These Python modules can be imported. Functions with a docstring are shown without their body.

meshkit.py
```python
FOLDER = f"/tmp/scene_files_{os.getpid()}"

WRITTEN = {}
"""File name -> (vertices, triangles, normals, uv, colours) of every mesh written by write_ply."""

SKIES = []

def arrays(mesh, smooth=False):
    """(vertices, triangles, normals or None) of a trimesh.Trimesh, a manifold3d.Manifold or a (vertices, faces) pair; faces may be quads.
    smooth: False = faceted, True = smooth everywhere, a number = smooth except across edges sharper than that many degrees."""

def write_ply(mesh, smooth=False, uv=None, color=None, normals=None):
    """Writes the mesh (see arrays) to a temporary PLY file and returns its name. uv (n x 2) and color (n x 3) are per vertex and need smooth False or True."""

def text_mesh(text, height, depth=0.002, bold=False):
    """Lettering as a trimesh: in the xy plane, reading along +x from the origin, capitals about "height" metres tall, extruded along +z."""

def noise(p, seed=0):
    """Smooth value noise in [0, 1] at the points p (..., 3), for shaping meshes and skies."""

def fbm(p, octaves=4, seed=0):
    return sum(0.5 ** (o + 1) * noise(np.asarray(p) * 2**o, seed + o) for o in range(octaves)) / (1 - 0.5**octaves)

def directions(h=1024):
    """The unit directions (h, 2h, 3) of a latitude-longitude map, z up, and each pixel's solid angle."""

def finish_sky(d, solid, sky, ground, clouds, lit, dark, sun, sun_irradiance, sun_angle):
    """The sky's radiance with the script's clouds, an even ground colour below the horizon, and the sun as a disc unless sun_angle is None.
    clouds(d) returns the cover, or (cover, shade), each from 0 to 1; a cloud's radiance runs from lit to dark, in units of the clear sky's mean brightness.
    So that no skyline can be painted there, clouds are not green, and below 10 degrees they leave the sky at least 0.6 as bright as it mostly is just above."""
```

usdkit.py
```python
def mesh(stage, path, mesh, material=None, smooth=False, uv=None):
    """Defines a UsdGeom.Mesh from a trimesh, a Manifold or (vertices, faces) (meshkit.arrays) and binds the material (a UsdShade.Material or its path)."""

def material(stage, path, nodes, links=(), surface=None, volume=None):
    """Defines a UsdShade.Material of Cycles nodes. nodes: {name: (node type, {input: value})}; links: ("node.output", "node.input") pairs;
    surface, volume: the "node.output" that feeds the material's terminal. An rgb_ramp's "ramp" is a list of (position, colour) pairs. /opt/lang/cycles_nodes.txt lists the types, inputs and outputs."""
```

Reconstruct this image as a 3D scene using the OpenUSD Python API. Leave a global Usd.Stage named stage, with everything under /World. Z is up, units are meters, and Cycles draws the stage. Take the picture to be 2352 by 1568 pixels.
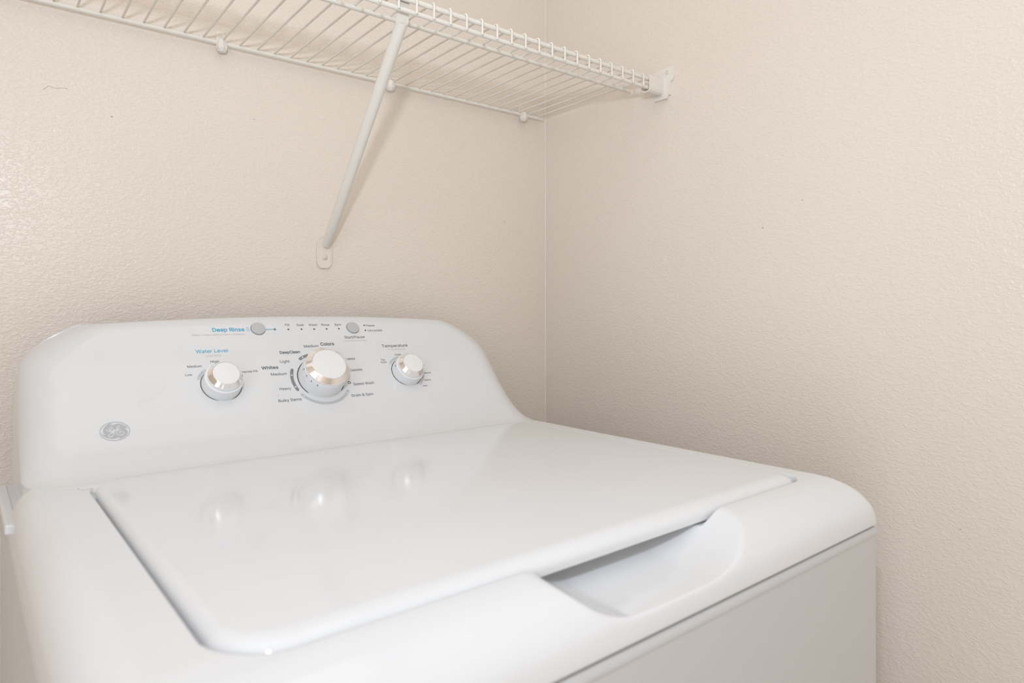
import math
import numpy as np
import trimesh
import usdkit
import meshkit
from pxr import Usd, UsdGeom, UsdLux, UsdShade, Gf, Sdf
from scipy.interpolate import PchipInterpolator
from shapely.geometry import Polygon, LineString, Point, box as shapely_box
from shapely.ops import unary_union
from shapely import affinity

stage = Usd.Stage.CreateInMemory()
UsdGeom.SetStageUpAxis(stage, UsdGeom.Tokens.z)
UsdGeom.SetStageMetersPerUnit(stage, 1.0)
world = UsdGeom.Xform.Define(stage, '/World')
stage.SetDefaultPrim(world.GetPrim())
UsdGeom.Scope.Define(stage, '/World/Looks')

# ------------------------------------------------------------------ camera, lights, exposure
EYE = 1.10                       # camera height; x, y of everything are measured from the camera's foot
YAW = 0.6725                     # heading, clockwise from +y (the back wall)
cam = UsdGeom.Camera.Define(stage, '/World/camera')
FOC = 36.0 * 1528.0 / 2352.0
cam.CreateHorizontalApertureAttr(36.0)
cam.CreateVerticalApertureAttr(24.0)
cam.CreateFocalLengthAttr(FOC)
cam.CreateVerticalApertureOffsetAttr(-36.0 * (784.0 - 712.1) / 2352.0)
cam.CreateFStopAttr(6.3)
cam.CreateFocusDistanceAttr(1.0)
cam.CreateClippingRangeAttr(Gf.Vec2f(0.02, 100.0))
cam.CreateExposureAttr(0.0)
F = (math.sin(YAW), math.cos(YAW))
cam.AddTransformOp().Set(Gf.Matrix4d(F[1], -F[0], 0, 0, 0, 0, 1, 0, -F[0], -F[1], 0, 0, 0, 0, EYE, 1))

# unseen ceiling lamp, out of view, placed to light the room from above
lamp = UsdLux.RectLight.Define(stage, '/World/unseen_ceiling_lamp')
lamp.CreateWidthAttr(1.8); lamp.CreateHeightAttr(2.1)
lamp.CreateIntensityAttr(0.65); lamp.CreateColorAttr(Gf.Vec3f(1.0, 0.985, 0.965))
lamp.AddTranslateOp().Set(Gf.Vec3d(-0.08, -0.20, 2.41))
# added fill light by the left wall, brightens right wall and washer side
fill_lamp = UsdLux.RectLight.Define(stage, '/World/added_side_fill')
fill_lamp.CreateWidthAttr(0.86); fill_lamp.CreateHeightAttr(1.95)
fill_lamp.CreateIntensityAttr(3.0); fill_lamp.CreateColorAttr(Gf.Vec3f(0.955, 0.98, 1.02))
fill_lamp.AddTransformOp().Set(Gf.Matrix4d(0, -1, 0, 0, 0, 0, 1, 0, -1, 0, 0, 0, -1.10, -0.62, 1.02, 1))
# the photographer's flash, just above the camera
flash = UsdLux.DiskLight.Define(stage, '/World/camera_flash')
flash.CreateRadiusAttr(0.025)
flash.CreateIntensityAttr(535.0); flash.CreateColorAttr(Gf.Vec3f(0.80, 0.94, 1.10))
fy_, ft_ = 0.74, math.radians(13)          # heading and upward tilt of the flash head
fa = np.array([math.sin(fy_) * math.cos(ft_), math.cos(fy_) * math.cos(ft_), math.sin(ft_)])
fr_ = np.array([math.cos(fy_), -math.sin(fy_), 0.0]); fu = np.cross(fr_, fa)
flash.AddTransformOp().Set(Gf.Matrix4d(*fr_, 0, *fu, 0, *(-fa), 0, -0.03, 0.0, EYE + 0.272, 1))


# ------------------------------------------------------------------ helpers
used = {}


def numbered(path):
    n = used.get(path, 0)
    used[path] = n + 1
    return path if n == 0 else f'{path}_{n:03d}'


def keys(prim, label=None, cat=None, group=None, kind=None):
    for k, v in (('label', label), ('category', cat), ('group', group), ('kind', kind)):
        if v:
            prim.SetCustomDataByKey(k, v)
    return prim


def thing(name, label, cat, loc=(0, 0, 0), rotz=0.0, group=None):
    x = UsdGeom.Xform.Define(stage, numbered('/World/' + name))
    x.AddTranslateOp().Set(Gf.Vec3d(*map(float, loc)))
    if rotz:
        x.AddRotateZOp().Set(math.degrees(rotz))
    return keys(x.GetPrim(), label, cat, group)


def obj(name, mesh, mat, parent=None, smooth=30, label=None, kind=None):
    base = parent.GetPath().pathString if parent is not None else '/World'
    m = usdkit.mesh(stage, numbered(base + '/' + name), mesh, mat, smooth=smooth)
    return keys(m.GetPrim(), label, kind=kind)


def cat(*ms):
    return trimesh.util.concatenate([m for m in ms])


def sbox(x0, x1, y0, y1):
    return shapely_box(x0, y0, x1, y1)


def bx(x0, x1, y0, y1, z0, z1):
    m = trimesh.creation.box((x1 - x0, y1 - y0, z1 - z0))
    m.apply_translation(((x0 + x1) / 2, (y0 + y1) / 2, (z0 + z1) / 2))
    return m


def rbox(x0, x1, y0, y1, z0, z1, r, n=5):
    """box with all edges rounded"""
    pts = []
    s = trimesh.creation.uv_sphere(radius=r, count=[4 * n, 4 * n]).vertices
    for x in (x0 + r, x1 - r):
        for y in (y0 + r, y1 - r):
            for z in (z0 + r, z1 - r):
                pts.append(s + (x, y, z))
    return trimesh.convex.convex_hull(np.vstack(pts))


def tube(path, r, n=14, caps=True, round_ends=False):
    """a round bar swept along a polyline; r may be a list"""
    p = np.asarray(path, float)
    rr = np.full(len(p), r, float) if np.ndim(r) == 0 else np.asarray(r, float)
    t = np.gradient(p, axis=0)
    t /= np.linalg.norm(t, axis=1)[:, None]
    ref = np.array([1.0, 0, 0]) if abs(t[0][0]) < 0.9 else np.array([0, 0, 1.0])
    if round_ends:
        q = np.linspace(0, 1, 5)[:-1]
        a, b = p[0], p[-1]
        pre = [a - t[0] * rr[0] * np.cos(k * math.pi / 2) for k in q]
        post = [b + t[-1] * rr[-1] * np.cos(k * math.pi / 2) for k in q[::-1]]
        rp = [rr[0] * max(0.05, math.sin(k * math.pi / 2)) for k in q]
        ro = [rr[-1] * max(0.05, math.sin(k * math.pi / 2)) for k in q[::-1]]
        p = np.vstack([pre, p, post]); t = np.vstack([np.repeat(t[:1], 4, 0), t, np.repeat(t[-1:], 4, 0)])
        rr = np.concatenate([rp, rr, ro])
    rings = []
    u = np.cross(t[0], ref); u /= np.linalg.norm(u)
    for i in range(len(p)):
        u = u - t[i] * (u @ t[i]); u /= np.linalg.norm(u)
        w = np.cross(t[i], u)
        a = np.linspace(0, 2 * math.pi, n, endpoint=False)[:, None]
        rings.append(p[i] + rr[i] * (np.cos(a) * u + np.sin(a) * w))
    v = np.vstack(rings); f = []
    for i in range(len(p) - 1):
        for k in range(n):
            a, b = i * n + k, i * n + (k + 1) % n
            f += [(a, b, b + n), (a, b + n, a + n)]
    v = np.vstack([v, p[0], p[-1]]); c0, c1 = len(v) - 2, len(v) - 1
    for k in range(n):
        f += [(c0, (k + 1) % n, k), (c1, (len(p) - 1) * n + k, (len(p) - 1) * n + (k + 1) % n)]
    m = trimesh.Trimesh(v, f, process=False)
    m.fix_normals()
    return m


def lathe(profile, n=72):
    """profile [(r, h)] turned about +z"""
    pr = np.asarray(profile, float)
    a = np.linspace(0, 2 * math.pi, n, endpoint=False)
    v = np.concatenate([np.stack([r * np.cos(a), r * np.sin(a), np.full(n, h)], 1) for r, h in pr])
    f = []
    for i in range(len(pr) - 1):
        for k in range(n):
            p, q = i * n + k, i * n + (k + 1) % n
            f += [(p, q, q + n), (p, q + n, p + n)]
    m = trimesh.Trimesh(v, f, process=False)
    m.merge_vertices()
    m.update_faces(m.nondegenerate_faces())
    return m


def extrude_yz(poly, x0, x1):
    """a shapely polygon in (y, z) made solid from x0 to x1"""
    m = trimesh.creation.extrude_polygon(poly, x1 - x0, engine='earcut')
    v = m.vertices.copy()
    m.vertices = np.stack([v[:, 2] + x0, v[:, 0], v[:, 1]], 1)
    m.fix_normals()
    return m


# ------------------------------------------------------------------ materials
def plain(name, col, rough=0.4, metallic=0.0, coat=0.0, spec=0.5, bump=None, vary=None):
    nodes = {'p': ('principled_bsdf', {'base_color': col, 'roughness': rough, 'metallic': metallic,
                                       'coat_weight': coat, 'coat_roughness': 0.05, 'specular_ior_level': spec})}
    links = []
    nodes['g'] = ('texture_coordinate', {})
    if vary:
        scale, amt = vary
        nodes['vn'] = ('noise_texture', {'scale': scale, 'detail': 3.0})
        nodes['vr'] = ('rgb_ramp', {'ramp': [(0.3, tuple(c * (1 - amt) for c in col)), (0.7, tuple(min(1, c * (1 + amt)) for c in col))]})
        links += [('g.object', 'vn.vector'), ('vn.fac', 'vr.fac'), ('vr.color', 'p.base_color')]
    if bump:
        scale, dist, strength = bump
        nodes['n'] = ('noise_texture', {'scale': scale, 'detail': 2.0})
        nodes['b'] = ('bump', {'strength': strength, 'distance': dist})
        links += [('g.object', 'n.vector'), ('n.fac', 'b.height'), ('b.normal', 'p.normal')]
    return usdkit.material(stage, '/World/Looks/' + name, nodes, links, surface='p.BSDF')


def wall_paint(name, col, rough):
    """cream semi-gloss paint over knock-down / orange-peel drywall texture"""
    n = {'g': ('geometry', {}),
         'm': ('mapping', {'scale': (1.0, 1.0, 1.7)}),
         'n1': ('noise_texture', {'scale': 185.0, 'detail': 2.5, 'roughness': 0.5, 'distortion': 0.6}),
         'r1': ('map_range', {'from_min': 0.42, 'from_max': 0.66, 'clamp': True, 'range_type': 'smoothstep'}),
         'n2': ('noise_texture', {'scale': 520.0, 'detail': 2.0}),
         'ad': ('math', {'math_type': 'multiply_add', 'value2': 0.18}),
         'b': ('bump', {'strength': 0.42, 'distance': 0.0007}),
         'v': ('noise_texture', {'scale': 3.0, 'detail': 3.0}),
         'c': ('rgb_ramp', {'ramp': [(0.3, tuple(k * 0.985 for k in col)), (0.7, tuple(min(1, k * 1.015) for k in col))]}),
         'p': ('principled_bsdf', {'roughness': rough, 'specular_ior_level': 0.5})}
    l = [('g.position', 'm.vector'), ('m.vector', 'n1.vector'), ('n1.fac', 'r1.value'), ('m.vector', 'n2.vector'),
         ('n2.fac', 'ad.value1'), ('r1.result', 'ad.value3'), ('ad.value', 'b.height'), ('b.normal', 'p.normal'),
         ('g.position', 'v.vector'), ('v.fac', 'c.fac'), ('c.color', 'p.base_color')]
    return usdkit.material(stage, '/World/Looks/' + name, n, l, surface='p.BSDF')


WALLC = (0.80, 0.72, 0.637)
M = dict(
    wall=wall_paint('cream_wall_paint', WALLC, 0.30),
    ceiling=plain('ceiling_paint', (0.84, 0.82, 0.78), 0.8),
    floor=plain('vinyl_floor', (0.62, 0.56, 0.49), 0.45, vary=(6.0, 0.08)),
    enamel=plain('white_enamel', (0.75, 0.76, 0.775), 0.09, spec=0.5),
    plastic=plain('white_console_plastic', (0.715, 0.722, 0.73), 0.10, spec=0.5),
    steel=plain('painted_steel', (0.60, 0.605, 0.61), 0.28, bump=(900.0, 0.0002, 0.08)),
    knob=plain('knob_plastic', (0.80, 0.81, 0.82), 0.22),
    cap=plain('knob_cap_plastic', (0.80, 0.80, 0.795), 0.25),
    chrome=plain('chrome', (0.97, 0.96, 0.95), 0.14, metallic=1.0),
    button=plain('button_plastic', (0.50, 0.505, 0.51), 0.35),
    dark=plain('dark_gap', (0.05, 0.05, 0.055), 0.6),
    grey=plain('grey_hinge', (0.52, 0.54, 0.55), 0.4),
    ink=plain('dark_grey_print', (0.13, 0.13, 0.14), 0.5),
    arc=plain('mid_grey_print', (0.24, 0.24, 0.25), 0.5),
    soft=plain('light_grey_print', (0.50, 0.52, 0.54), 0.5),
    faint=plain('faint_grey_print', (0.58, 0.585, 0.59), 0.5),
    blue=plain('blue_print', (0.065, 0.40, 0.62), 0.5),
    badge=plain('badge_grey', (0.45, 0.46, 0.47), 0.3),
    residue=plain('sticker_residue', (0.712, 0.713, 0.712), 0.3),
    wire=plain('cream_vinyl_wire', (0.80, 0.765, 0.70), 0.33),
    clip=plain('cream_clip_plastic', (0.81, 0.765, 0.70), 0.4),
    plate=plain('cream_painted_plate', (0.80, 0.73, 0.65), 0.38),
    screw=plain('painted_screw', (0.72, 0.67, 0.60), 0.35),
    caulk=plain('caulk', (0.84, 0.78, 0.70), 0.5),
    speck=plain('wall_speck', (0.42, 0.36, 0.30), 0.7),
)

# ------------------------------------------------------------------ the room
YW, XC = 1.0335, 0.9115          # back wall, right wall
XL, YF, HC = -1.05, -1.35, 2.44
T = 0.10
obj('floor', bx(XL - T, XC + T, YF - T, YW + T, -0.1, 0), M['floor'], smooth=False, kind='structure')
obj('ceiling', bx(XL - T, XC + T, YF - T, YW + T, HC, HC + 0.1), M['ceiling'], smooth=False, kind='structure')
wall_back = obj('wall_back', bx(XL - T, XC + T, YW, YW + T, 0, HC), M['wall'], smooth=False, kind='structure')
wall_right = obj('wall_right', bx(XC, XC + T, YF - T, YW, 0, HC), M['wall'], smooth=False, kind='structure')
obj('wall_left', cat(bx(XL - T, XL, YF - T, -1.07, 0, HC), bx(XL - T, XL, -0.17, YW, 0, HC), bx(XL - T, XL, -1.07, -0.17, 2.03, HC)), M['wall'], smooth=False, kind='structure')  # opening cut only for the added fill light
obj('wall_front', bx(XL, XC, YF - T, YF, 0, HC), M['wall'], smooth=False, kind='structure')
# thin uneven bead of paint and caulk where the two walls meet
zs = np.linspace(0.0, HC, 500)
nz = meshkit.fbm(np.stack([zs * 60, zs * 0, zs * 0], 1), 3, 5)
pb = np.stack([np.full(500, XC - 0.0004), np.full(500, YW - 0.0004), zs], 1)
obj('trim_1', tube(pb, 0.0006 + 0.0009 * nz, 8), M['caulk'], smooth=True, kind='structure')
# small specks and nicks in the wall paint
cp, sp = math.cos(YAW), math.sin(YAW)


def pix(x, y):
    r = (x - 1176.0) / 1528.0
    return np.array([sp + cp * r, cp - sp * r, -(y - 712.1) / 1528.0])


def speck(parent, p, axis, s):
    m = trimesh.creation.icosphere(2, s)
    k = np.ones(3); k[axis] = 0.35
    m.vertices = m.vertices * k * np.array([1, 1, 0.7]) + p
    obj('paint_speck', m, M['speck'], parent, smooth=True)


for x, y, s in ((257, 268, 0.0012), (584, 274, 0.0010), (1159, 509, 0.0011), (1065, 518, 0.0008), (561, 405, 0.0006)):
    d = pix(x, y); speck(wall_back, d * YW / d[1] + (0, 0, EYE), 1, s)
for x, y, s in ((1752, 523, 0.0013), (1843, 459, 0.0010), (1566, 388, 0.0006), (2206, 1215, 0.0009)):
    d = pix(x, y); speck(wall_right, d * XC / d[0] + (0, 0, EYE), 0, s)

# a faint pencil scratch near the left edge
sc_ = []
for x, y in ((98, 206), (112, 197), (128, 203), (143, 202), (156, 204)):
    d = pix(x, y); sc_.append(d * YW / d[1] + (0, 0.00012, EYE))
obj('scratch', tube(sc_, 0.0003, 6), M['speck'], wall_back, smooth=True)

# ------------------------------------------------------------------ wire shelf
ZW = EYE + 0.3933                # axis of the cross wires
YB, YM, YT = YW - 0.0105, 0.796, 0.7325
X25, PITCH = 0.8841, 0.0254
KMIN = -26
sh = thing('wire_shelf', 'white vinyl coated ventilated wire shelf high on the wall above the washing machine', 'shelf', (0.2, 0.88, ZW))
O = np.array([0.2, 0.88, ZW])


def loc(m, o):
    m.apply_translation(-np.asarray(o)); return m


xl = X25 - (25 - KMIN) * PITCH - 0.012
obj('back_rod', loc(tube([(xl, YB, ZW - 0.0046), (0.894, YB, ZW - 0.0046)], 0.0031, 16, round_ends=True), O), M['wire'], sh)
obj('support_rod', loc(tube([(xl, YM, ZW - 0.0046), (0.9, YM, ZW - 0.0046)], 0.0031, 16, round_ends=True), O), M['wire'], sh)
obj('front_rod', loc(tube([(xl, YT, ZW - 0.0048), (0.908, YT, ZW - 0.0048)], 0.0033, 16, round_ends=True), O), M['wire'], sh)
obj('lip_rod', loc(tube([(xl, YT, ZW - 0.0193), (0.882, YT, ZW - 0.0193)], 0.0031, 16, round_ends=True), O), M['wire'], sh)
for k in range(KMIN, 26):
    x = X25 - (25 - k) * PITCH
    yv = YT - 0.0048
    a = np.linspace(0, math.pi / 2, 6)
    bend = [(x, yv + 0.004 - 0.004 * math.sin(t), ZW - 0.004 + 0.004 * math.cos(t)) for t in a]
    p = [(x, YB + 0.001, ZW), (x, YM, ZW)] + bend + [(x, yv, ZW - 0.0205)]
    obj('cross_wire', loc(tube(p, 0.00155, 10, round_ends=True), O), M['wire'], sh, smooth=40)

# ------------------------------------------------------------------ wall clips holding the back rod
def wall_clip(x, label):
    zr = ZW - 0.0046
    o = (x, YW, zr)
    t = thing('wall_clip', label, 'shelf clip', o, group=None)
    # tab against the wall with a round screw seat, and a faceted cup wrapped round the rod
    tab = LineString([(0, -0.004), (0, 0.0155)]).buffer(0.0058)
    m1 = trimesh.creation.extrude_polygon(tab, 0.003, engine='earcut')
    m1.vertices = np.stack([m1.vertices[:, 0], -m1.vertices[:, 2], m1.vertices[:, 1]], 1); m1.fix_normals()
    yo = YB - YW
    pr = [(0.0005, -0.0136), (0.0052, -0.0126), (0.0083, -0.0078), (0.0082, -0.001), (0.0060, 0.0045), (0.0005, 0.0068)]
    cup = lathe(pr, 8)
    cup.vertices = cup.vertices * np.array([1.0, 0.95, 1.0]) + (0, yo - 0.0006, 0)
    cup = trimesh.convex.convex_hull(np.vstack([cup.vertices, [(-0.005, -0.001, -0.006), (0.005, -0.001, -0.006), (-0.005, -0.001, 0.004), (0.005, -0.001, 0.004)]]))
    obj('clip_body', cat(m1, cup), M['clip'], t, smooth=25)
    ring = trimesh.creation.torus(0.0034, 0.0008, 32, 12)
    ring.apply_transform(trimesh.transformations.rotation_matrix(math.pi / 2, [1, 0, 0])); ring.apply_translation((0, -0.003, 0.0135))
    obj('screw_seat', ring, M['clip'], t, smooth=True)
    hd = lathe([(0.0, 0.0012), (0.0014, 0.001), (0.0026, 0.0004), (0.0028, 0.0)], 24)
    hd.apply_transform(trimesh.transformations.rotation_matrix(math.pi / 2, [1, 0, 0])); hd.apply_translation((0, -0.0031, 0.0135))
    obj('screw', hd, M['screw'], t, smooth=40)


wall_clip(0.2735, 'small white plastic clip on the shelf back rod, left of the diagonal brace')
wall_clip(0.5475, 'small white plastic shelf clip on the back rod, half hidden behind the diagonal brace')
wall_clip(0.8435, 'small white plastic clip on the shelf back rod, close to the room corner')

# ------------------------------------------------------------------ bracket holding the shelf's front end on the right wall
bo = np.array([XC, 0.731, ZW - 0.012])
eb = thing('shelf_end_bracket', 'white plastic bracket on the right wall holding the front corner of the wire shelf', 'bracket', bo)
fl = Polygon([(0.7081, 0.4115), (0.7045, 0.407), (0.7035, 0.395), (0.7075, 0.3885), (0.7118, 0.3865), (0.7162, 0.3633), (0.7195, 0.3595), (0.7428, 0.3596), (0.7466, 0.368), (0.752, 0.392), (0.7475, 0.4092), (0.722, 0.4118)])
fl = fl.buffer(-0.0015).buffer(0.0015)
fm = extrude_yz(affinity.translate(fl, 0, EYE), XC - 0.0026, XC)
obj('wall_flange', loc(fm, bo), M['clip'], eb)
prof = LineString([(0.7272, 0.3938), (0.7268, 0.3735), (0.7282, 0.3695), (0.7315, 0.3676), (0.739, 0.3676), (0.7436, 0.3695), (0.7455, 0.3735), (0.7458, 0.384)]).buffer(0.0011, cap_style=2)
obj('rod_cup', loc(extrude_yz(affinity.translate(prof, 0, EYE), 0.8735, XC), bo), M['clip'], eb)
fin = Polygon([(0.7262, 0.3938), (0.7282, 0.3938), (0.7275, 0.4025), (0.7255, 0.4025)])
foot = extrude_yz(affinity.translate(sbox(0.7185, 0.7435, 0.3585, 0.3618), 0, EYE), XC - 0.006, XC)
rib = extrude_yz(affinity.translate(sbox(0.7120, 0.7150, 0.3640, 0.3900), 0, EYE), XC - 0.0045, XC)
obj('edge_rib', loc(cat(foot, rib), bo), M['clip'], eb)
ring = trimesh.creation.torus(0.0036, 0.0009, 32, 12)
ring.apply_transform(trimesh.transformations.rotation_matrix(math.pi / 2, [0, 1, 0]))
ring.vertices[:, 1] *= 1.0
ring.apply_translation((XC - 0.0027, 0.7187, EYE + 0.4032))
obj('screw_seat', loc(ring, bo), M['clip'], eb, smooth=True)
hd = lathe([(0.0, 0.0012), (0.0014, 0.001), (0.0024, 0.0004), (0.0026, 0.0)], 24)
hd.apply_transform(trimesh.transformations.rotation_matrix(-math.pi / 2, [0, 1, 0])); hd.apply_translation((XC - 0.0028, 0.7187, EYE + 0.4032))
obj('screw', loc(hd, bo), M['screw'], eb, smooth=40)

# ------------------------------------------------------------------ diagonal support brace
P0 = np.array([0.4335, YW - 0.010, EYE + 0.1045]); P1 = np.array([0.4165, 0.7465, EYE + 0.3655])
br = thing('support_brace', 'white tubular diagonal brace from the back wall up to the wire shelf front', 'shelf brace', (0.4335, YW, EYE + 0.0855))
bo = np.array([0.4335, YW, EYE + 0.0855])
n = np.linspace(0, 1, 24)
path = P0[None] * (1 - n[:, None]) + P1[None] * n[:, None]
rad = 0.0078 - 0.0022 * np.clip(1 - n / 0.10, 0, 1) ** 1.5
obj('brace_tube', loc(tube(path, rad, 28), bo), M['wire'], br, smooth=50)
d = (P1 - P0) / np.linalg.norm(P1 - P0)
tabp = np.array([P1 - d * 0.003, (0.4150, 0.7425, EYE + 0.3715), (0.4142, 0.7410, EYE + 0.3800), (0.4142, 0.7398, EYE + 0.3895), (0.4142, 0.7365, EYE + 0.3936), (0.4142, 0.7320, EYE + 0.3944), (0.4142, 0.7283, EYE + 0.3925)])


def strap(path, w, th):
    p = np.asarray(path, float); q = []
    for i in range(len(p)):
        t = p[min(i + 1, len(p) - 1)] - p[max(i - 1, 0)]; t /= np.linalg.norm(t)
        nn = np.cross(t, [1, 0, 0]); nn /= np.linalg.norm(nn)
        for sx, sn in ((-1, -1), (1, -1), (1, 1), (-1, 1)):
            q.append(p[i] + np.array([sx * w / 2, 0, 0]) + nn * sn * th / 2)
    f = []
    for i in range(len(p) - 1):
        for k in range(4):
            a, b = i * 4 + k, i * 4 + (k + 1) % 4
            f += [(a, b, b + 4), (a, b + 4, a + 4)]
    L = (len(p) - 1) * 4
    f += [(0, 2, 1), (0, 3, 2), (L, L + 1, L + 2), (L, L + 2, L + 3)]
    m = trimesh.Trimesh(np.array(q), f, process=False); m.fix_normals(); return m


obj('hook_tab', loc(strap(tabp, 0.0175, 0.0022), bo), M['wire'], br)
pl = LineString([(0.4330, 0.0665 + 0.0125), (0.4330, 0.108)]).buffer(0.0128)
pl = pl.intersection(sbox(0.40, 0.47, 0.0675, 0.20)).buffer(-0.003).buffer(0.003)
pm = trimesh.creation.extrude_polygon(pl, 0.0028, engine='earcut')
pm.vertices = np.stack([pm.vertices[:, 0], YW - pm.vertices[:, 2], pm.vertices[:, 1] + EYE], 1); pm.fix_normals()
rim = pl.buffer(-0.0006).difference(pl.buffer(-0.0024)).intersection(sbox(0.40, 0.47, 0.06, 0.125))
rm = trimesh.creation.extrude_polygon(rim, 0.0036, engine='earcut')
rm.vertices = np.stack([rm.vertices[:, 0], YW - rm.vertices[:, 2], rm.vertices[:, 1] + EYE], 1); rm.fix_normals()
obj('foot_plate', loc(cat(pm, rm), bo), M['plate'], br, smooth=25)
hd = lathe([(0.0, 0.0030), (0.0022, 0.0027), (0.0034, 0.0016), (0.0036, 0.001), (0.0050, 0.0006), (0.0052, 0.0)], 28)
hd.apply_transform(trimesh.transformations.rotation_matrix(math.pi / 2, [1, 0, 0])); hd.apply_translation((0, -0.0027, 0.0))
obj('screw', hd, M['screw'], br, smooth=35)

# ------------------------------------------------------------------ washing machine (its own frame is turned 1.2 degrees)
PSI = 0.021
CX = 0.370                       # its middle line, in its frame
ref = np.array([CX, 0.62])
wx = ref[0] * math.cos(PSI) - ref[1] * math.sin(PSI)
wy = ref[0] * math.sin(PSI) + ref[1] * math.cos(PSI)
wm = thing('washing_machine', 'white top loading washing machine with three chrome ringed knobs and a closed lid', 'washing machine', (wx, wy, 0), PSI)
WO = np.array([CX, 0.62, -EYE])  # frame coordinates -> the thing's own


def part(name, mesh, mat, parent=None, smooth=30, label=None):
    m = mesh.copy() if isinstance(mesh, trimesh.Trimesh) else mesh
    m.apply_translation(-WO)
    return obj(name, m, mat, parent or wm, smooth, label)


ZD = -0.1690                     # flat of the top cover
ZS = -0.2105                     # lower rim of the top cover
XE0, XE1 = 0.0355, 0.7105        # outer side edges
YFR, YBK = 0.2765, 0.945         # front and back

# console front profile: height -> y
PZ = [-.1698, -.1690, -.1663, -.1605, -.149, -.132, -.109, -.0855, -.0665, -.0535, -.0432, -.031, -.018, -.007, .005]
PY = [.7374, .7478, .7611, .7801, .8010, .819, .8373, .857, .870, .880, .889, .899, .908, .914, .920]
# smoothed along its arc so that reflections run evenly
from scipy.interpolate import UnivariateSpline
_s = np.concatenate([[0], np.cumsum(np.hypot(np.diff(PZ), np.diff(PY)))])
_w = np.ones(len(_s)); _w[0] = 4
_q = np.linspace(0, _s[-1], 400)
_ys, _zs = UnivariateSpline(_s, PY, _w, k=4, s=len(_s) * 0.0007 ** 2)(_q), UnivariateSpline(_s, PZ, _w, k=4, s=len(_s) * 0.0007 ** 2)(_q)
_zs = np.maximum.accumulate(_zs) + np.arange(400) * 4e-7
PZ, PY = list(_zs), list(_ys)
yp = PchipInterpolator(PZ, PY)
dyp = yp.derivative()
hwz = PchipInterpolator([-.23, -.184, -.12, -.0895, -.0658, -.0541, -.0379, -.0246, -.0170, -.010], [.326, .3235, .3225, .3216, .319, .3132, .2975, .277, .2600, .250])


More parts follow.
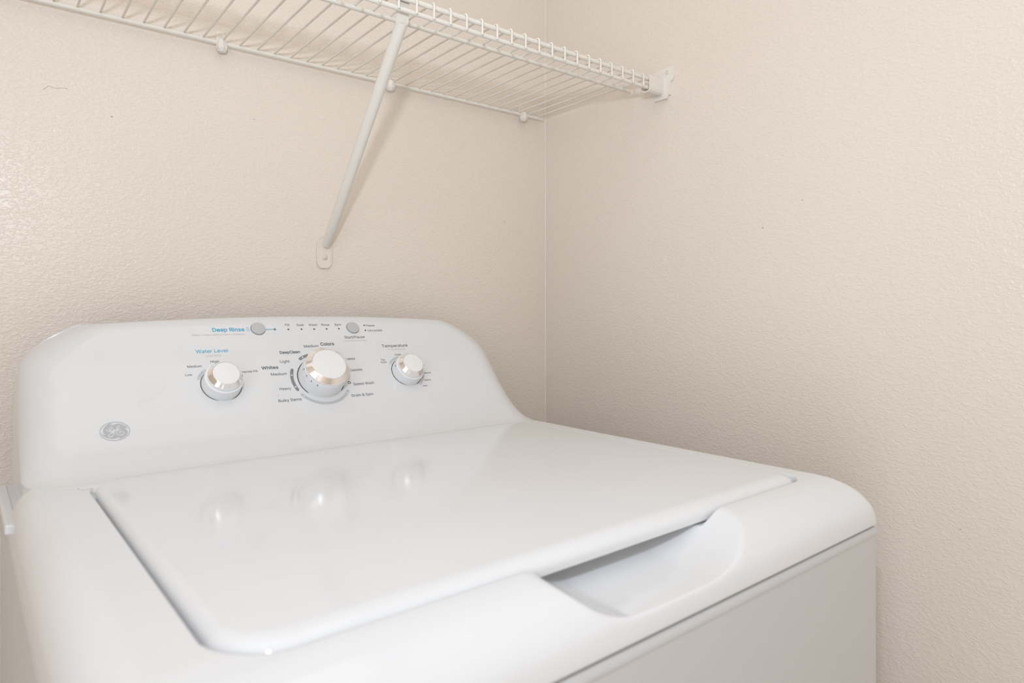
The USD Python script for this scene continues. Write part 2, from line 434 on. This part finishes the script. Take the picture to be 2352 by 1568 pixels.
def console_mesh():
    zb, zt = PZ[0], -0.0170
    z0 = np.concatenate([np.linspace(zb, zt - 0.012, 120), np.linspace(zt - 0.012, zt, 16)[1:]])
    tt = (z0 - zb) / (zt - zb)
    s = np.concatenate([-1 + (1 - np.cos(np.linspace(0, math.pi / 2, 40))) * 0.25, np.linspace(-0.75, 0.75, 90)[1:-1], 1 - (1 - np.cos(np.linspace(math.pi / 2, 0, 40))) * 0.25])
    Z0, S_ = np.meshgrid(z0, s, indexing='ij')
    TT = np.meshgrid(tt, s, indexing='ij')[0]
    HW = hwz(Z0)
    X = CX + HW * S_
    Z = Z0 + 0.0085 * (1 - S_ ** 2) * np.clip((TT - 0.5) / 0.5, 0, 1) ** 1.5
    ex = np.clip((np.abs(X - CX) - (HW - 0.047)) / 0.047, 0, 1)
    ez = np.clip((Z0 - (zt - 0.011)) / 0.011, 0, 1)
    rx = 0.062 * (1 - np.sqrt(np.clip(1 - ex ** 2.2, 0, 1)))
    rz = 0.012 * (1 - np.sqrt(np.clip(1 - ez ** 2, 0, 1)))
    Y = np.minimum(yp(Z) + (rx ** 2 + rz ** 2) ** 0.5, 0.944)
    # the flare ends in a narrow groove behind the lid
    cut = (Y < 0.7606) & (X > 0.118) & (X < 0.632)
    Y = np.where(cut, 0.7606, Y); Z = np.where(cut, -0.185, Z)
    nr, nc = Z.shape
    # bottom row dropped inside the cover, back edge, top
    X = np.vstack([X[:1], X]); Y = np.vstack([Y[:1], Y]); Z = np.vstack([np.full((1, nc), -0.2095), Z])
    yb = 0.945
    X = np.hstack([X[:, :1], X, X[:, -1:]]); Z = np.hstack([Z[:, :1], Z, Z[:, -1:]])
    Y = np.hstack([np.full((nr + 1, 1), yb), Y, np.full((nr + 1, 1), yb)])
    X = np.vstack([X, X[-1:]]); Z = np.vstack([Z, Z[-1:] - 0.002]); Y = np.vstack([Y, np.full((1, nc + 2), yb)])
    R, C = X.shape
    v = np.stack([X, Y, Z], -1).reshape(-1, 3)
    i = (np.arange(R - 1)[:, None] * C + np.arange(C - 1)).ravel()
    f = np.concatenate([np.stack([i, i + 1, i + C + 1], 1), np.stack([i, i + C + 1, i + C], 1)])
    return trimesh.Trimesh(v, f, process=False)


console = part('console', console_mesh(), M['plastic'], smooth=50)

# face coordinates of the console: x and arc length a from the knobs' line
_z = np.linspace(PZ[0], PZ[-1], 4001); _y = yp(_z)
_a = np.concatenate([[0], np.cumsum(np.hypot(np.diff(_z), np.diff(_y)))]); _a -= np.interp(-0.09, _z, _a)


def face(x, a, h=0.0):
    z = np.interp(a, _a, _z); dv = dyp(z); l = np.hypot(1, dv)
    p = np.stack([np.asarray(x, float) + 0 * z, yp(z), z], -1)
    nrm = np.stack([0 * z, -1 / l, dv / l], -1)
    return p + nrm * np.asarray(h)[..., None], nrm


def face_frame(x, a):
    p, nrm = face(np.array(x), np.array(a))
    up = np.array([0, nrm[2], -nrm[1]])
    m = np.eye(4); m[:3, 0] = (1, 0, 0); m[:3, 1] = up; m[:3, 2] = nrm; m[:3, 3] = p
    return m


def printed(name, polys, mat, h=0.00018, parent=None):
    """flat print: polygons in face coordinates laid on the curved console"""
    ms = []
    for g in (getattr(polys, 'geoms', [polys])):
        if g.is_empty or g.geom_type != 'Polygon':
            continue
        v, f = trimesh.creation.triangulate_polygon(g, engine='earcut')
        v, f = trimesh.remesh.subdivide_to_size(np.column_stack([v, np.zeros(len(v))]), f, 0.003, max_iter=12)
        q, _ = face(v[:, 0], v[:, 1], np.full(len(v), h))
        m = trimesh.Trimesh(q, f, process=False)
        if len(f) and m.face_normals[:, 1].mean() > 0:
            m.invert()
        ms.append(m)
    return part(name, cat(*ms), mat, parent or console, smooth=True)


def text(s, x0, x1, a, h, mat, bold=False):
    m = meshkit.text_mesh(s, 1.0, 0.1, bold)
    m.update_faces(m.face_normals[:, 2] > 0.9); m.remove_unreferenced_vertices()
    lo, hi = m.bounds
    v = m.vertices.copy()
    v[:, 0] = x0 + (v[:, 0] - lo[0]) * (x1 - x0) / (hi[0] - lo[0])
    v[:, 1] = a + v[:, 1] * h
    v[:, 2] = 0
    v, f = trimesh.remesh.subdivide_to_size(v, m.faces, 0.004, max_iter=12)
    q, _ = face(v[:, 0], v[:, 1], np.full(len(v), 0.0003))
    mm = trimesh.Trimesh(q, f, process=False)
    if mm.face_normals[:, 1].mean() > 0:
        mm.invert()
    part('lettering', mm, mat, console, smooth=True)


TEXTS = [
    ('Deep Rinse', 0.2497, 0.2897, 0.0781, 0.0054, 'blue', 1),
    ('Select when adding Fabric Softener', 0.2244, 0.2893, 0.0722, 0.0024, 'faint', 0),
    ('Fill', 0.3454, 0.3518, 0.0852, 0.0033, 'ink', 0), ('Soak', 0.3615, 0.3722, 0.0849, 0.0033, 'ink', 0),
    ('Wash', 0.3793, 0.3915, 0.0847, 0.0033, 'ink', 0), ('Rinse', 0.3980, 0.4098, 0.0845, 0.0033, 'ink', 0),
    ('Spin', 0.4178, 0.4279, 0.0845, 0.0033, 'ink', 0),
    ('Pause', 0.4676, 0.4811, 0.0821, 0.0034, 'ink', 0), ('Lid Locked', 0.4674, 0.4908, 0.0731, 0.0035, 'ink', 0),
    ('Start/Pause', 0.4271, 0.4588, 0.0616, 0.0043, 'ink', 0), ('Hold 3 Secs to Stop', 0.4248, 0.4602, 0.0565, 0.0024, 'faint', 0),
    ('Medium', 0.3637, 0.3842, 0.0488, 0.0041, 'ink', 0), ('Colors', 0.3880, 0.4082, 0.0510, 0.0050, 'ink', 1),
    ('DeepClean', 0.3284, 0.3558, 0.0401, 0.0042, 'ink', 1), ('Light', 0.3255, 0.3380, 0.0259, 0.0038, 'ink', 0),
    ('Whites', 0.2995, 0.3211, 0.0172, 0.0044, 'ink', 1), ('Medium', 0.3094, 0.3299, 0.0070, 0.0037, 'ink', 0),
    ('Heavy', 0.3153, 0.3302, -0.0157, 0.0038, 'ink', 0), ('Bulky Items', 0.3099, 0.3397, -0.0334, 0.0039, 'ink', 0),
    ('Delicates', 0.4075, 0.4325, 0.0250, 0.0039, 'ink', 0), ('Casuals', 0.4180, 0.4379, 0.0062, 0.0039, 'ink', 0),
    ('Speed Wash', 0.4176, 0.4487, -0.0170, 0.0041, 'ink', 0), ('Drain & Spin', 0.4095, 0.4412, -0.0352, 0.0041, 'ink', 0),
    ('Water Level', 0.2251, 0.2636, 0.0462, 0.0050, 'blue', 0), ('Load Size', 0.2351, 0.2538, 0.0404, 0.0026, 'faint', 0),
    ('High', 0.2396, 0.2497, 0.0311, 0.0034, 'ink', 0), ('Medium', 0.2123, 0.2285, 0.0256, 0.0031, 'ink', 0),
    ('Low', 0.2083, 0.2159, 0.0140, 0.0030, 'ink', 0), ('Precise Fill', 0.2722, 0.2938, 0.0138, 0.0031, 'ink', 0),
    ('Temperature', 0.4817, 0.5249, 0.0437, 0.0049, 'ink', 0), ('All Cold Rinses', 0.4890, 0.5184, 0.0386, 0.0021, 'faint', 0),
    ('Cold', 0.4979, 0.5075, 0.0283, 0.0031, 'ink', 0), ('Tap', 0.4720, 0.4786, 0.0211, 0.0028, 'ink', 0),
    ('Cold', 0.4706, 0.4796, 0.0166, 0.0028, 'ink', 0), ('Colors', 0.5325, 0.5469, -0.0064, 0.0027, 'ink', 0),
    ('Warm', 0.5305, 0.5422, -0.0189, 0.0026, 'ink', 0), ('Hot', 0.5250, 0.5319, -0.0284, 0.0025, 'ink', 0)]
for s, x0, x1, a, h, c, b in TEXTS:
    text(s, x0, x1, a, h, M[c], bool(b))


def arc(cx, ca, r, d0, d1, w, holes=()):
    t = np.radians(np.linspace(d0, d1, 40))
    g = LineString(np.stack([cx + r * np.cos(t), ca + r * np.sin(t)], 1)).buffer(w / 2)
    for hdeg in holes:
        q = math.radians(hdeg)
        g = g.difference(Point(cx + r * math.cos(q), ca + r * math.sin(q)).buffer(w * 0.30))
    return g


KC, KL, KR = (0.3745, -0.0015), (0.2468, -0.0010), (0.5065, -0.0015)
printed('dial_band', arc(*KC, 0.0392, 157, 203, 0.0042, (144, 169, 196)) .union(Polygon()), M['arc'])
printed('dial_band', arc(*KC, 0.0384, 104, 123, 0.0042, (116.5,)), M['arc'])
printed('dial_band', arc(*KC, 0.0398, 216, 304, 0.0040, (221,)), M['soft'])
printed('dial_band', arc(*KC, 0.0398, 309, 324, 0.0040, (319,)), M['soft'])
printed('dial_band', arc(*KL, 0.0266, 127, 157, 0.0032, (129, 155)), M['soft'])
printed('dial_band', arc(*KR, 0.0272, 100, 142, 0.0032, (141,)), M['soft'])
printed('dial_band', arc(*KR, 0.0266, 305, 345, 0.0030, (307, 328)), M['soft'])
printed('dial_mark', Point(0.4124, -0.0120).buffer(0.0023).difference(Point(0.4124, -0.0120).buffer(0.0013)), M['ink'])
printed('blue_line', LineString([(0.3155, 0.0800), (0.3285, 0.0800)]).buffer(0.00045), M['blue'])
printed('indicator_light', Point(0.3300, 0.0799).buffer(0.0018), M['arc'])
for x, a in ((0.3486, 0.0795), (0.3672, 0.0794), (0.3856, 0.0791), (0.4040, 0.0790), (0.4228, 0.0790), (0.4644, 0.0841), (0.4638, 0.0752)):
    printed('indicator_light', affinity.scale(Point(x, a), 1, 1).buffer(0.00135), M['ink'])
# drop with a clock face, printed beside the deep rinse button
drop = unary_union([Point(0.2943, 0.0797).buffer(0.0021), Polygon([(0.2924, 0.0805), (0.2962, 0.0805), (0.2940, 0.0845)])])
printed('drop_mark', unary_union([drop.difference(drop.buffer(-0.0003)), LineString([(0.2943, 0.0810), (0.2943, 0.0797), (0.2950, 0.0790)]).buffer(0.0002),
                                  LineString([(0.2922, 0.0838), (0.2930, 0.0846)]).buffer(0.0002)]), M['blue'])
# left over glue outline of a removed sticker, and a few scuffs
gl = Polygon([(0.1518, 0.0034), (0.1556, 0.0062), (0.1889, 0.0113), (0.1883, 0.0066), (0.1791, -0.0072), (0.1609, -0.0183), (0.1525, -0.0158), (0.1560, -0.0060)])
printed('sticker_residue', unary_union([gl.difference(gl.buffer(-0.0005)), gl]), M['residue'], 0.0001)
printed('scuff_mark', Point(0.5580, -0.0188).buffer(0.0006), M['soft'], 0.0001)
printed('scuff_mark', affinity.scale(Point(0.3117, -0.0235).buffer(0.0007), 1, 1.4), M['soft'], 0.0001)

# round monogram badge
EX, EA = 0.1284, -0.0519
sx, sy = 0.01425 / 555.0, 0.0124 / 360.0


def bp(pts, w=42):
    p = np.array(pts, float)
    if len(p) > 2:                                    # smooth the traced stroke
        t = np.concatenate([[0], np.cumsum(np.hypot(*np.diff(p, axis=0).T))])
        from scipy.interpolate import CubicSpline
        q = np.linspace(0, t[-1], 60); p = np.stack([CubicSpline(t, p[:, 0])(q), CubicSpline(t, p[:, 1])(q)], 1)
    return LineString(p).buffer(w / 2)


strokes = [bp([(712, 695), (735, 750), (800, 782), (875, 800), (945, 765), (985, 705)]),
           bp([(850, 745), (805, 730), (800, 690), (850, 640), (900, 632), (915, 665), (885, 715), (830, 750)], 36),
           bp([(1060, 735), (985, 785), (890, 835), (800, 880), (745, 935), (755, 980), (820, 990), (895, 955), (940, 885), (955, 815)], 40),
           bp([(1105, 725), (1075, 690), (1085, 640), (1135, 605), (1178, 612), (1175, 655), (1130, 695), (1085, 740)], 36),
           bp([(1230, 742), (1150, 750), (1085, 785), (1040, 840), (1050, 900), (1110, 945), (1190, 958), (1265, 942), (1315, 895), (1305, 845), (1245, 815), (1180, 825), (1148, 855), (1165, 882), (1200, 885)], 40)]


def swash(pts, w0, w1):
    p = np.array(pts, float); return unary_union([LineString(p[i:i + 2]).buffer((w0 + (w1 - w0) * i / (len(p) - 1)) / 2) for i in range(len(p) - 1)])


sw = [swash([(905, 535), (975, 520), (1060, 500), (1160, 500), (1280, 540), (1370, 600)], 55, 40),
      swash([(1410, 735), (1455, 790), (1480, 860), (1455, 940), (1390, 1010)], 60, 40),
      swash([(1105, 1052), (1030, 1078), (940, 1095), (820, 1080), (700, 1040), (600, 980)], 55, 40),
      swash([(600, 865), (560, 830), (540, 760), (560, 680), (610, 610), (690, 550)], 60, 40)]
fill = affinity.scale(Point(995, 795).buffer(1, 64), 478, 306).difference(unary_union(strokes + sw))
rim = affinity.scale(Point(995, 795).buffer(1, 64), 555, 360).difference(affinity.scale(Point(995, 795).buffer(1, 64), 523, 330))


def to_face(g):
    return affinity.affine_transform(g, [sx, 0, 0, -sy, EX - 995 * sx, EA + 795 * sy])


printed('badge_emblem', to_face(fill.simplify(2)), M['badge'], 0.0003)
printed('badge_rim', to_face(rim.simplify(1)), M['soft'], 0.0003)


# knobs and buttons
def knob(x, a, r0, rc, ri, h, ang, ticks=(), label=None):
    fr = face_frame(x, a)

    def put(m):
        m.apply_transform(fr); return m
    body = lathe([(r0 * 1.0, -0.004), (r0 * 1.0, 0.0008), (r0 * 0.992, 0.0016), (r0 * 0.962, h - 0.0105), (r0 * 0.952, h - 0.0098), (rc * 0.985, h - 0.0094), (rc * 0.985, h - 0.006), (ri * 0.9, h * 0.90), (0.0, h * 0.90)], 96)
    k = part('knob', put(body), M['knob'], smooth=25, label=label)
    b = h - 0.006
    ring = lathe([(rc * 0.97, b - 0.0012), (rc, b - 0.0006), (rc * 1.004, b), (rc * 0.995, b + 0.0012), (ri * 1.035, h - 0.0002), (ri, h + 0.0003), (ri * 0.985, h - 0.0004), (ri * 0.96, h - 0.004)], 96)
    part('knob_ring', put(ring), M['chrome'], k, smooth=25, label='chrome ring')
    cap = lathe([(ri * 0.985, h - 0.003), (ri * 0.984, h - 0.0002), (ri * 0.97, h + 0.0002), (ri * 0.6, h + 0.0007), (0.0, h + 0.0009)], 80)
    part('knob_cap', put(cap), M['cap'], k, smooth=25)
    # white pointer bar let into the chrome ring
    rm_ = (rc + ri) / 2
    pt = bx(-0.0010, 0.0010, -(rc - ri) * 0.62, (rc - ri) * 0.62, -0.0009, 0.0009)
    el = math.atan2(h - (b + 0.0006), rc - ri)
    pt.apply_transform(trimesh.transformations.rotation_matrix(-el, [1, 0, 0]))
    pt.apply_translation((0, rm_, (h + b + 0.0012) / 2 + 0.0001))
    pt.apply_transform(trimesh.transformations.rotation_matrix(math.radians(ang - 90), [0, 0, 1]))
    part('knob_pointer', put(pt), M['cap'], k, smooth=False)
    for tdeg in ticks:
        rr = r0 * 0.985
        tk = bx(-0.0006, 0.0006, -0.0012, 0.0012, -0.0003, 0.0003)
        tk.apply_transform(trimesh.transformations.rotation_matrix(-math.pi / 2 * 0.95, [1, 0, 0]))
        tk.apply_translation((0, r0 * 0.967 + 0.0001, h - 0.0122))
        tk.apply_transform(trimesh.transformations.rotation_matrix(math.radians(tdeg - 90), [0, 0, 1]))
        part('tick_mark', put(tk), M['arc'], k, smooth=False)
    # dark ring painting the shadow where the knob meets the console
    gap = lathe([(r0 * 1.0, 0.0002), (r0 * 1.032, 0.0003), (r0 * 1.034, -0.002)], 72)
    part('knob_shade_ring', put(gap), M['dark'], k, smooth=False)


knob(*KL, 0.0233, 0.0201, 0.0158, 0.0250, 133, label='left knob, smaller')
knob(*KC, 0.0312, 0.0297, 0.0230, 0.0335, 128, (176, 196, 214, 232), label='middle knob, largest')
knob(*KR, 0.0231, 0.0203, 0.0156, 0.0245, 352, (168,), label='right knob, smaller')
for bxx, ba, lab in ((0.3076, 0.0810, 'plain grey button'), (0.4447, 0.0798, 'grey button with play and pause sign')):
    fr = face_frame(bxx, ba)
    m = lathe([(0.0092, -0.003), (0.0092, 0.0016), (0.0089, 0.0024), (0.0082, 0.0027), (0.0, 0.0029)], 64); m.apply_transform(fr)
    b_ = part('button', m, M['button'], smooth=30, label=lab)
    g = lathe([(0.0092, 0.0002), (0.0097, 0.00025), (0.0098, -0.002)], 64); g.apply_transform(fr)
    part('button_seat', g, M['arc'], b_, smooth=False)
sym = [Polygon([(-0.0038, -0.0016), (-0.0038, 0.0016), (-0.0010, 0)]).buffer(0.0002).difference(Polygon([(-0.0036, -0.0011), (-0.0036, 0.0011), (-0.0016, 0)])), sbox(0.0006, 0.0013, -0.0018, 0.0018), sbox(0.0022, 0.0029, -0.0018, 0.0018)]
ms = []
for g in sym:
    q = trimesh.creation.extrude_polygon(g, 0.0002, engine='earcut'); q.apply_translation((0, 0, 0.0028)); q.apply_transform(face_frame(0.4447, 0.0798)); ms.append(q)
part('button_sign', cat(*ms), M['soft'], b_, smooth=False)


# top cover: a height field with rounded sides and front, a well for the lid and the hand scoop in front
LX0, LX1, LY0, LY1, LR = 0.0975, 0.6550, 0.3310, 0.7578, 0.036
SC = PchipInterpolator([0.20, 0.268, 0.280, 0.291, 0.300, 0.310, 0.322, 0.336, 0.36, 0.40, 0.425, 0.445, 0.462, 0.480, 0.494, 0.506, 0.522, 0.60],
                       [-.150, -.1640, -.1690, -.1755, -.1830, -.1900, -.1950, -.1978, -.1985, -.1985, -.1980, -.1955, -.1915, -.1840, -.1770, -.1705, -.1640, -.150])


def rrect(x, y, x0, x1, y0, y1, r):
    """signed distance to a rounded rectangle, negative inside"""
    qx = np.abs(x - (x0 + x1) / 2) - ((x1 - x0) / 2 - r); qy = np.abs(y - (y0 + y1) / 2) - ((y1 - y0) / 2 - r)
    return np.hypot(np.maximum(qx, 0), np.maximum(qy, 0)) + np.minimum(np.maximum(qx, qy), 0) - r


def sstep(a, b, x):
    t = np.clip((x - a) / (b - a), 0, 1); return t * t * (3 - 2 * t)


FP = PchipInterpolator([0.2765, 0.2768, 0.2790, 0.2830, 0.2890, 0.2995, 0.3110, 0.3230, 0.345], [.0415, .039, .0300, .0230, .0165, .0088, .0040, .0015, 0.0])


def cover_mesh():
    s = np.linspace(-1, 1, 520)
    s = np.sign(s) * np.abs(s) ** 0.97
    y1 = np.concatenate([YFR + 0.03 * np.linspace(0, 1, 40) ** 2, np.linspace(YFR + 0.03, 0.42, 130)[1:], np.linspace(0.42, 0.74, 170)[1:], np.linspace(0.74, 0.80, 50)[1:], np.linspace(0.80, YBK, 30)[1:]])
    Yg, S_ = np.meshgrid(y1, s, indexing='ij')
    X = (XE0 + XE1) / 2 + (XE1 - XE0) / 2 * S_
    Y = Yg + 0.005 * np.clip((np.abs(S_) - 0.95) / 0.05, 0, 1) ** 3 * sstep(0.40, YFR, Yg)   # slightly rounded front corners
    rear = sstep(0.62, 0.745, Yg) * (1 - sstep(0.765, 0.82, Yg))
    ex = np.clip(np.maximum(1 - (X - XE0) / (0.034 - 0.014 * rear), 1 - (XE1 - X) / (0.036 - 0.002 * rear)), 0, 1)
    dropx = 0.0415 * (1 - np.sqrt(np.clip(1 - ex ** 2.3, 0, 1)))
    dropy = FP(np.clip(Yg, YFR, 0.345))
    drop = np.minimum((dropx ** 3 + dropy ** 3) ** (1 / 3), 0.0415)
    Z = ZD - drop
    # hand scoop: a trough open to the front, running back under the lid
    zsc = SC(np.clip(X, 0.20, 0.60)) + 0.0085 * np.clip((Yg - 0.300) / 0.053, 0, 1) ** 2
    k = 0.0035
    h = np.clip(0.5 + 0.5 * (Z - zsc) / k, 0, 1)
    Zs = Z * (1 - h) + zsc * h - k * h * (1 - h)
    Z = np.where(Yg < 0.3530, Zs, Z)
    Z = np.where((X < XE0 + 0.018) & (Yg > 0.78), np.minimum(Z, -0.1985), Z)
    inwell = 1 - sstep(-0.0005, 0.0022, rrect(X, Y, LX0 - 0.0016, LX1 + 0.0016, LY0 - 0.0010, LY1 + 0.002, np.where(X > CX, 0.020, LR + 0.001)))
    notch = 1 - sstep(-0.0005, 0.002, rrect(X, Y, 0.0895, 0.108, 0.742, 0.758, 0.004))
    well = np.minimum(Z, -0.1815)
    Z = Z * (1 - inwell) + well * inwell
    Z = Z * (1 - notch) + np.minimum(Z, -0.212) * notch
    R, C = X.shape
    # rim folded under
    def ring(dz, inset):
        return np.stack([np.clip(X, XE0 + inset, XE1 - inset), np.clip(Y, YFR + inset, YBK - inset), np.full_like(Z, 0) + dz], -1)
    top = np.stack([X, Y, Z], -1)
    v = top.reshape(-1, 3)
    i = (np.arange(R - 1)[:, None] * C + np.arange(C - 1)).ravel()
    f = [np.stack([i, i + 1, i + C + 1], 1), np.stack([i, i + C + 1, i + C], 1)]
    bd = np.concatenate([np.arange(C), np.arange(1, R) * C + C - 1, (R - 1) * C + np.arange(C - 2, -1, -1), np.arange(R - 2, 0, -1) * C])
    n0 = len(v)
    b0 = v[bd]
    b1 = b0.copy(); b1[:, 2] -= 0.0016
    b2 = b1.copy(); b2[:, 0] = np.clip(b2[:, 0], XE0 + 0.006, XE1 - 0.006); b2[:, 1] = np.clip(b2[:, 1], YFR + 0.006, YBK - 0.002)
    v = np.vstack([v, b1, b2]); nb = len(bd)
    k = np.arange(nb); k2 = (k + 1) % nb
    for lo, up in ((n0 + k, bd), ):
        f += [np.stack([bd[k2], bd[k], n0 + k], 1), np.stack([bd[k2], n0 + k, n0 + k2], 1)]
    f += [np.stack([n0 + k2, n0 + k, n0 + nb + k], 1), np.stack([n0 + k2, n0 + nb + k, n0 + nb + k2], 1)]
    return trimesh.Trimesh(v, np.vstack(f), process=False)


part('top_cover', cover_mesh(), M['enamel'], smooth=60)


def ring_pts(x0, x1, y0, y1, rf, rb, n=14, rfr=None):
    pts = []
    rfr = rfr or rf
    for cxx, cyy, a0, r in ((x1 - rfr, y0 + rfr, -90, rfr), (x1 - rb, y1 - rb, 0, rb), (x0 + rb, y1 - rb, 90, rb), (x0 + rf, y0 + rf, 180, rf)):
        for t in np.radians(np.linspace(a0, a0 + 90, n)):
            pts.append((cxx + r * math.cos(t), cyy + r * math.sin(t)))
    return np.array(pts)


def lid_mesh():
    rings = []
    RR = 0.010
    lv = [(0.004, -0.1795), (0.0, -0.1790)] + [(RR * (1 - math.cos(t)) * 1.0, -0.1758 + 0.0098 * math.sin(t)) for t in np.linspace(0, math.pi / 2, 12)] + [(0.03, -0.1657), (0.06, -0.16555)]
    for off, z in lv:
        rf = max(0.034 - off, 0.004); rb = max(0.030 - off, 0.004)
        p = ring_pts(LX0 + off, LX1 - off, LY0 + off * 1.6, LY1 - off * 0.4, rf, rb, 14, max(0.019 - off * 0.8, 0.004))
        rings.append(np.column_stack([p, np.full(len(p), z)]))
    nn = len(rings[0]); v = np.vstack(rings); f = []
    for i in range(len(rings) - 1):
        for k in range(nn):
            a, b = i * nn + k, i * nn + (k + 1) % nn
            f += [(a, b, b + nn), (a, b + nn, a + nn)]
    L = (len(rings) - 1) * nn
    v = np.vstack([v, [(CX, 0.545, -0.1655), (CX, 0.545, -0.1795)]])
    for k in range(nn):
        f += [(L + k, L + (k + 1) % nn, len(v) - 2), ((k + 1) % nn, k, len(v) - 1)]
    return trimesh.Trimesh(v, f, process=False)


part('lid', lid_mesh(), M['enamel'], smooth=50)
hg = cat(rbox(0.0905, 0.0985, 0.716, 0.738, -0.186, -0.1720, 0.002), rbox(0.0935, 0.0975, 0.690, 0.712, -0.186, -0.1745, 0.0015))
part('lid_hinge', hg, M['grey'], smooth=40)

# cabinet below, with a rolled front top edge
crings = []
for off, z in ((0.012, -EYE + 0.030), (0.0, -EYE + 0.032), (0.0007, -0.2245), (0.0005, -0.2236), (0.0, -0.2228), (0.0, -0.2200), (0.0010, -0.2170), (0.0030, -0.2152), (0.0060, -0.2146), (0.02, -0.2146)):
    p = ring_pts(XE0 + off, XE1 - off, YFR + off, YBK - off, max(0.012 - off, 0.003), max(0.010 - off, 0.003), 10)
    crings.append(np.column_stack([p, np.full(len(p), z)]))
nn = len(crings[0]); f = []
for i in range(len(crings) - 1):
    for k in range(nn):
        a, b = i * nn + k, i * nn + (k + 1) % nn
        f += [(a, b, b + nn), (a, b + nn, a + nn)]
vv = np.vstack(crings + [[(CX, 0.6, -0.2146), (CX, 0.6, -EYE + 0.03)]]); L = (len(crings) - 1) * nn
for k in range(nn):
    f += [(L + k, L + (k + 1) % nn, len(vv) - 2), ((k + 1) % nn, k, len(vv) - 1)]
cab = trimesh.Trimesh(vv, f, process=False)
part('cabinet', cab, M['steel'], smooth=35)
for fx in (XE0 + 0.05, XE1 - 0.05):
    for fy in (YFR + 0.05, YBK - 0.05):
        ft = lathe([(0.0, -EYE), (0.020, -EYE), (0.022, -EYE + 0.004), (0.020, -EYE + 0.012), (0.008, -EYE + 0.014), (0.008, -EYE + 0.032), (0, -EYE + 0.032)], 24)
        ft.apply_translation((fx, fy, 0)); part('levelling_foot', ft, M['dark'], smooth=30)
strip = rbox(XE0 - 0.0035, XE0 + 0.006, 0.762, 0.940, -0.2060, -0.1965, 0.002)
part('rear_trim', strip, M['enamel'], smooth=35)
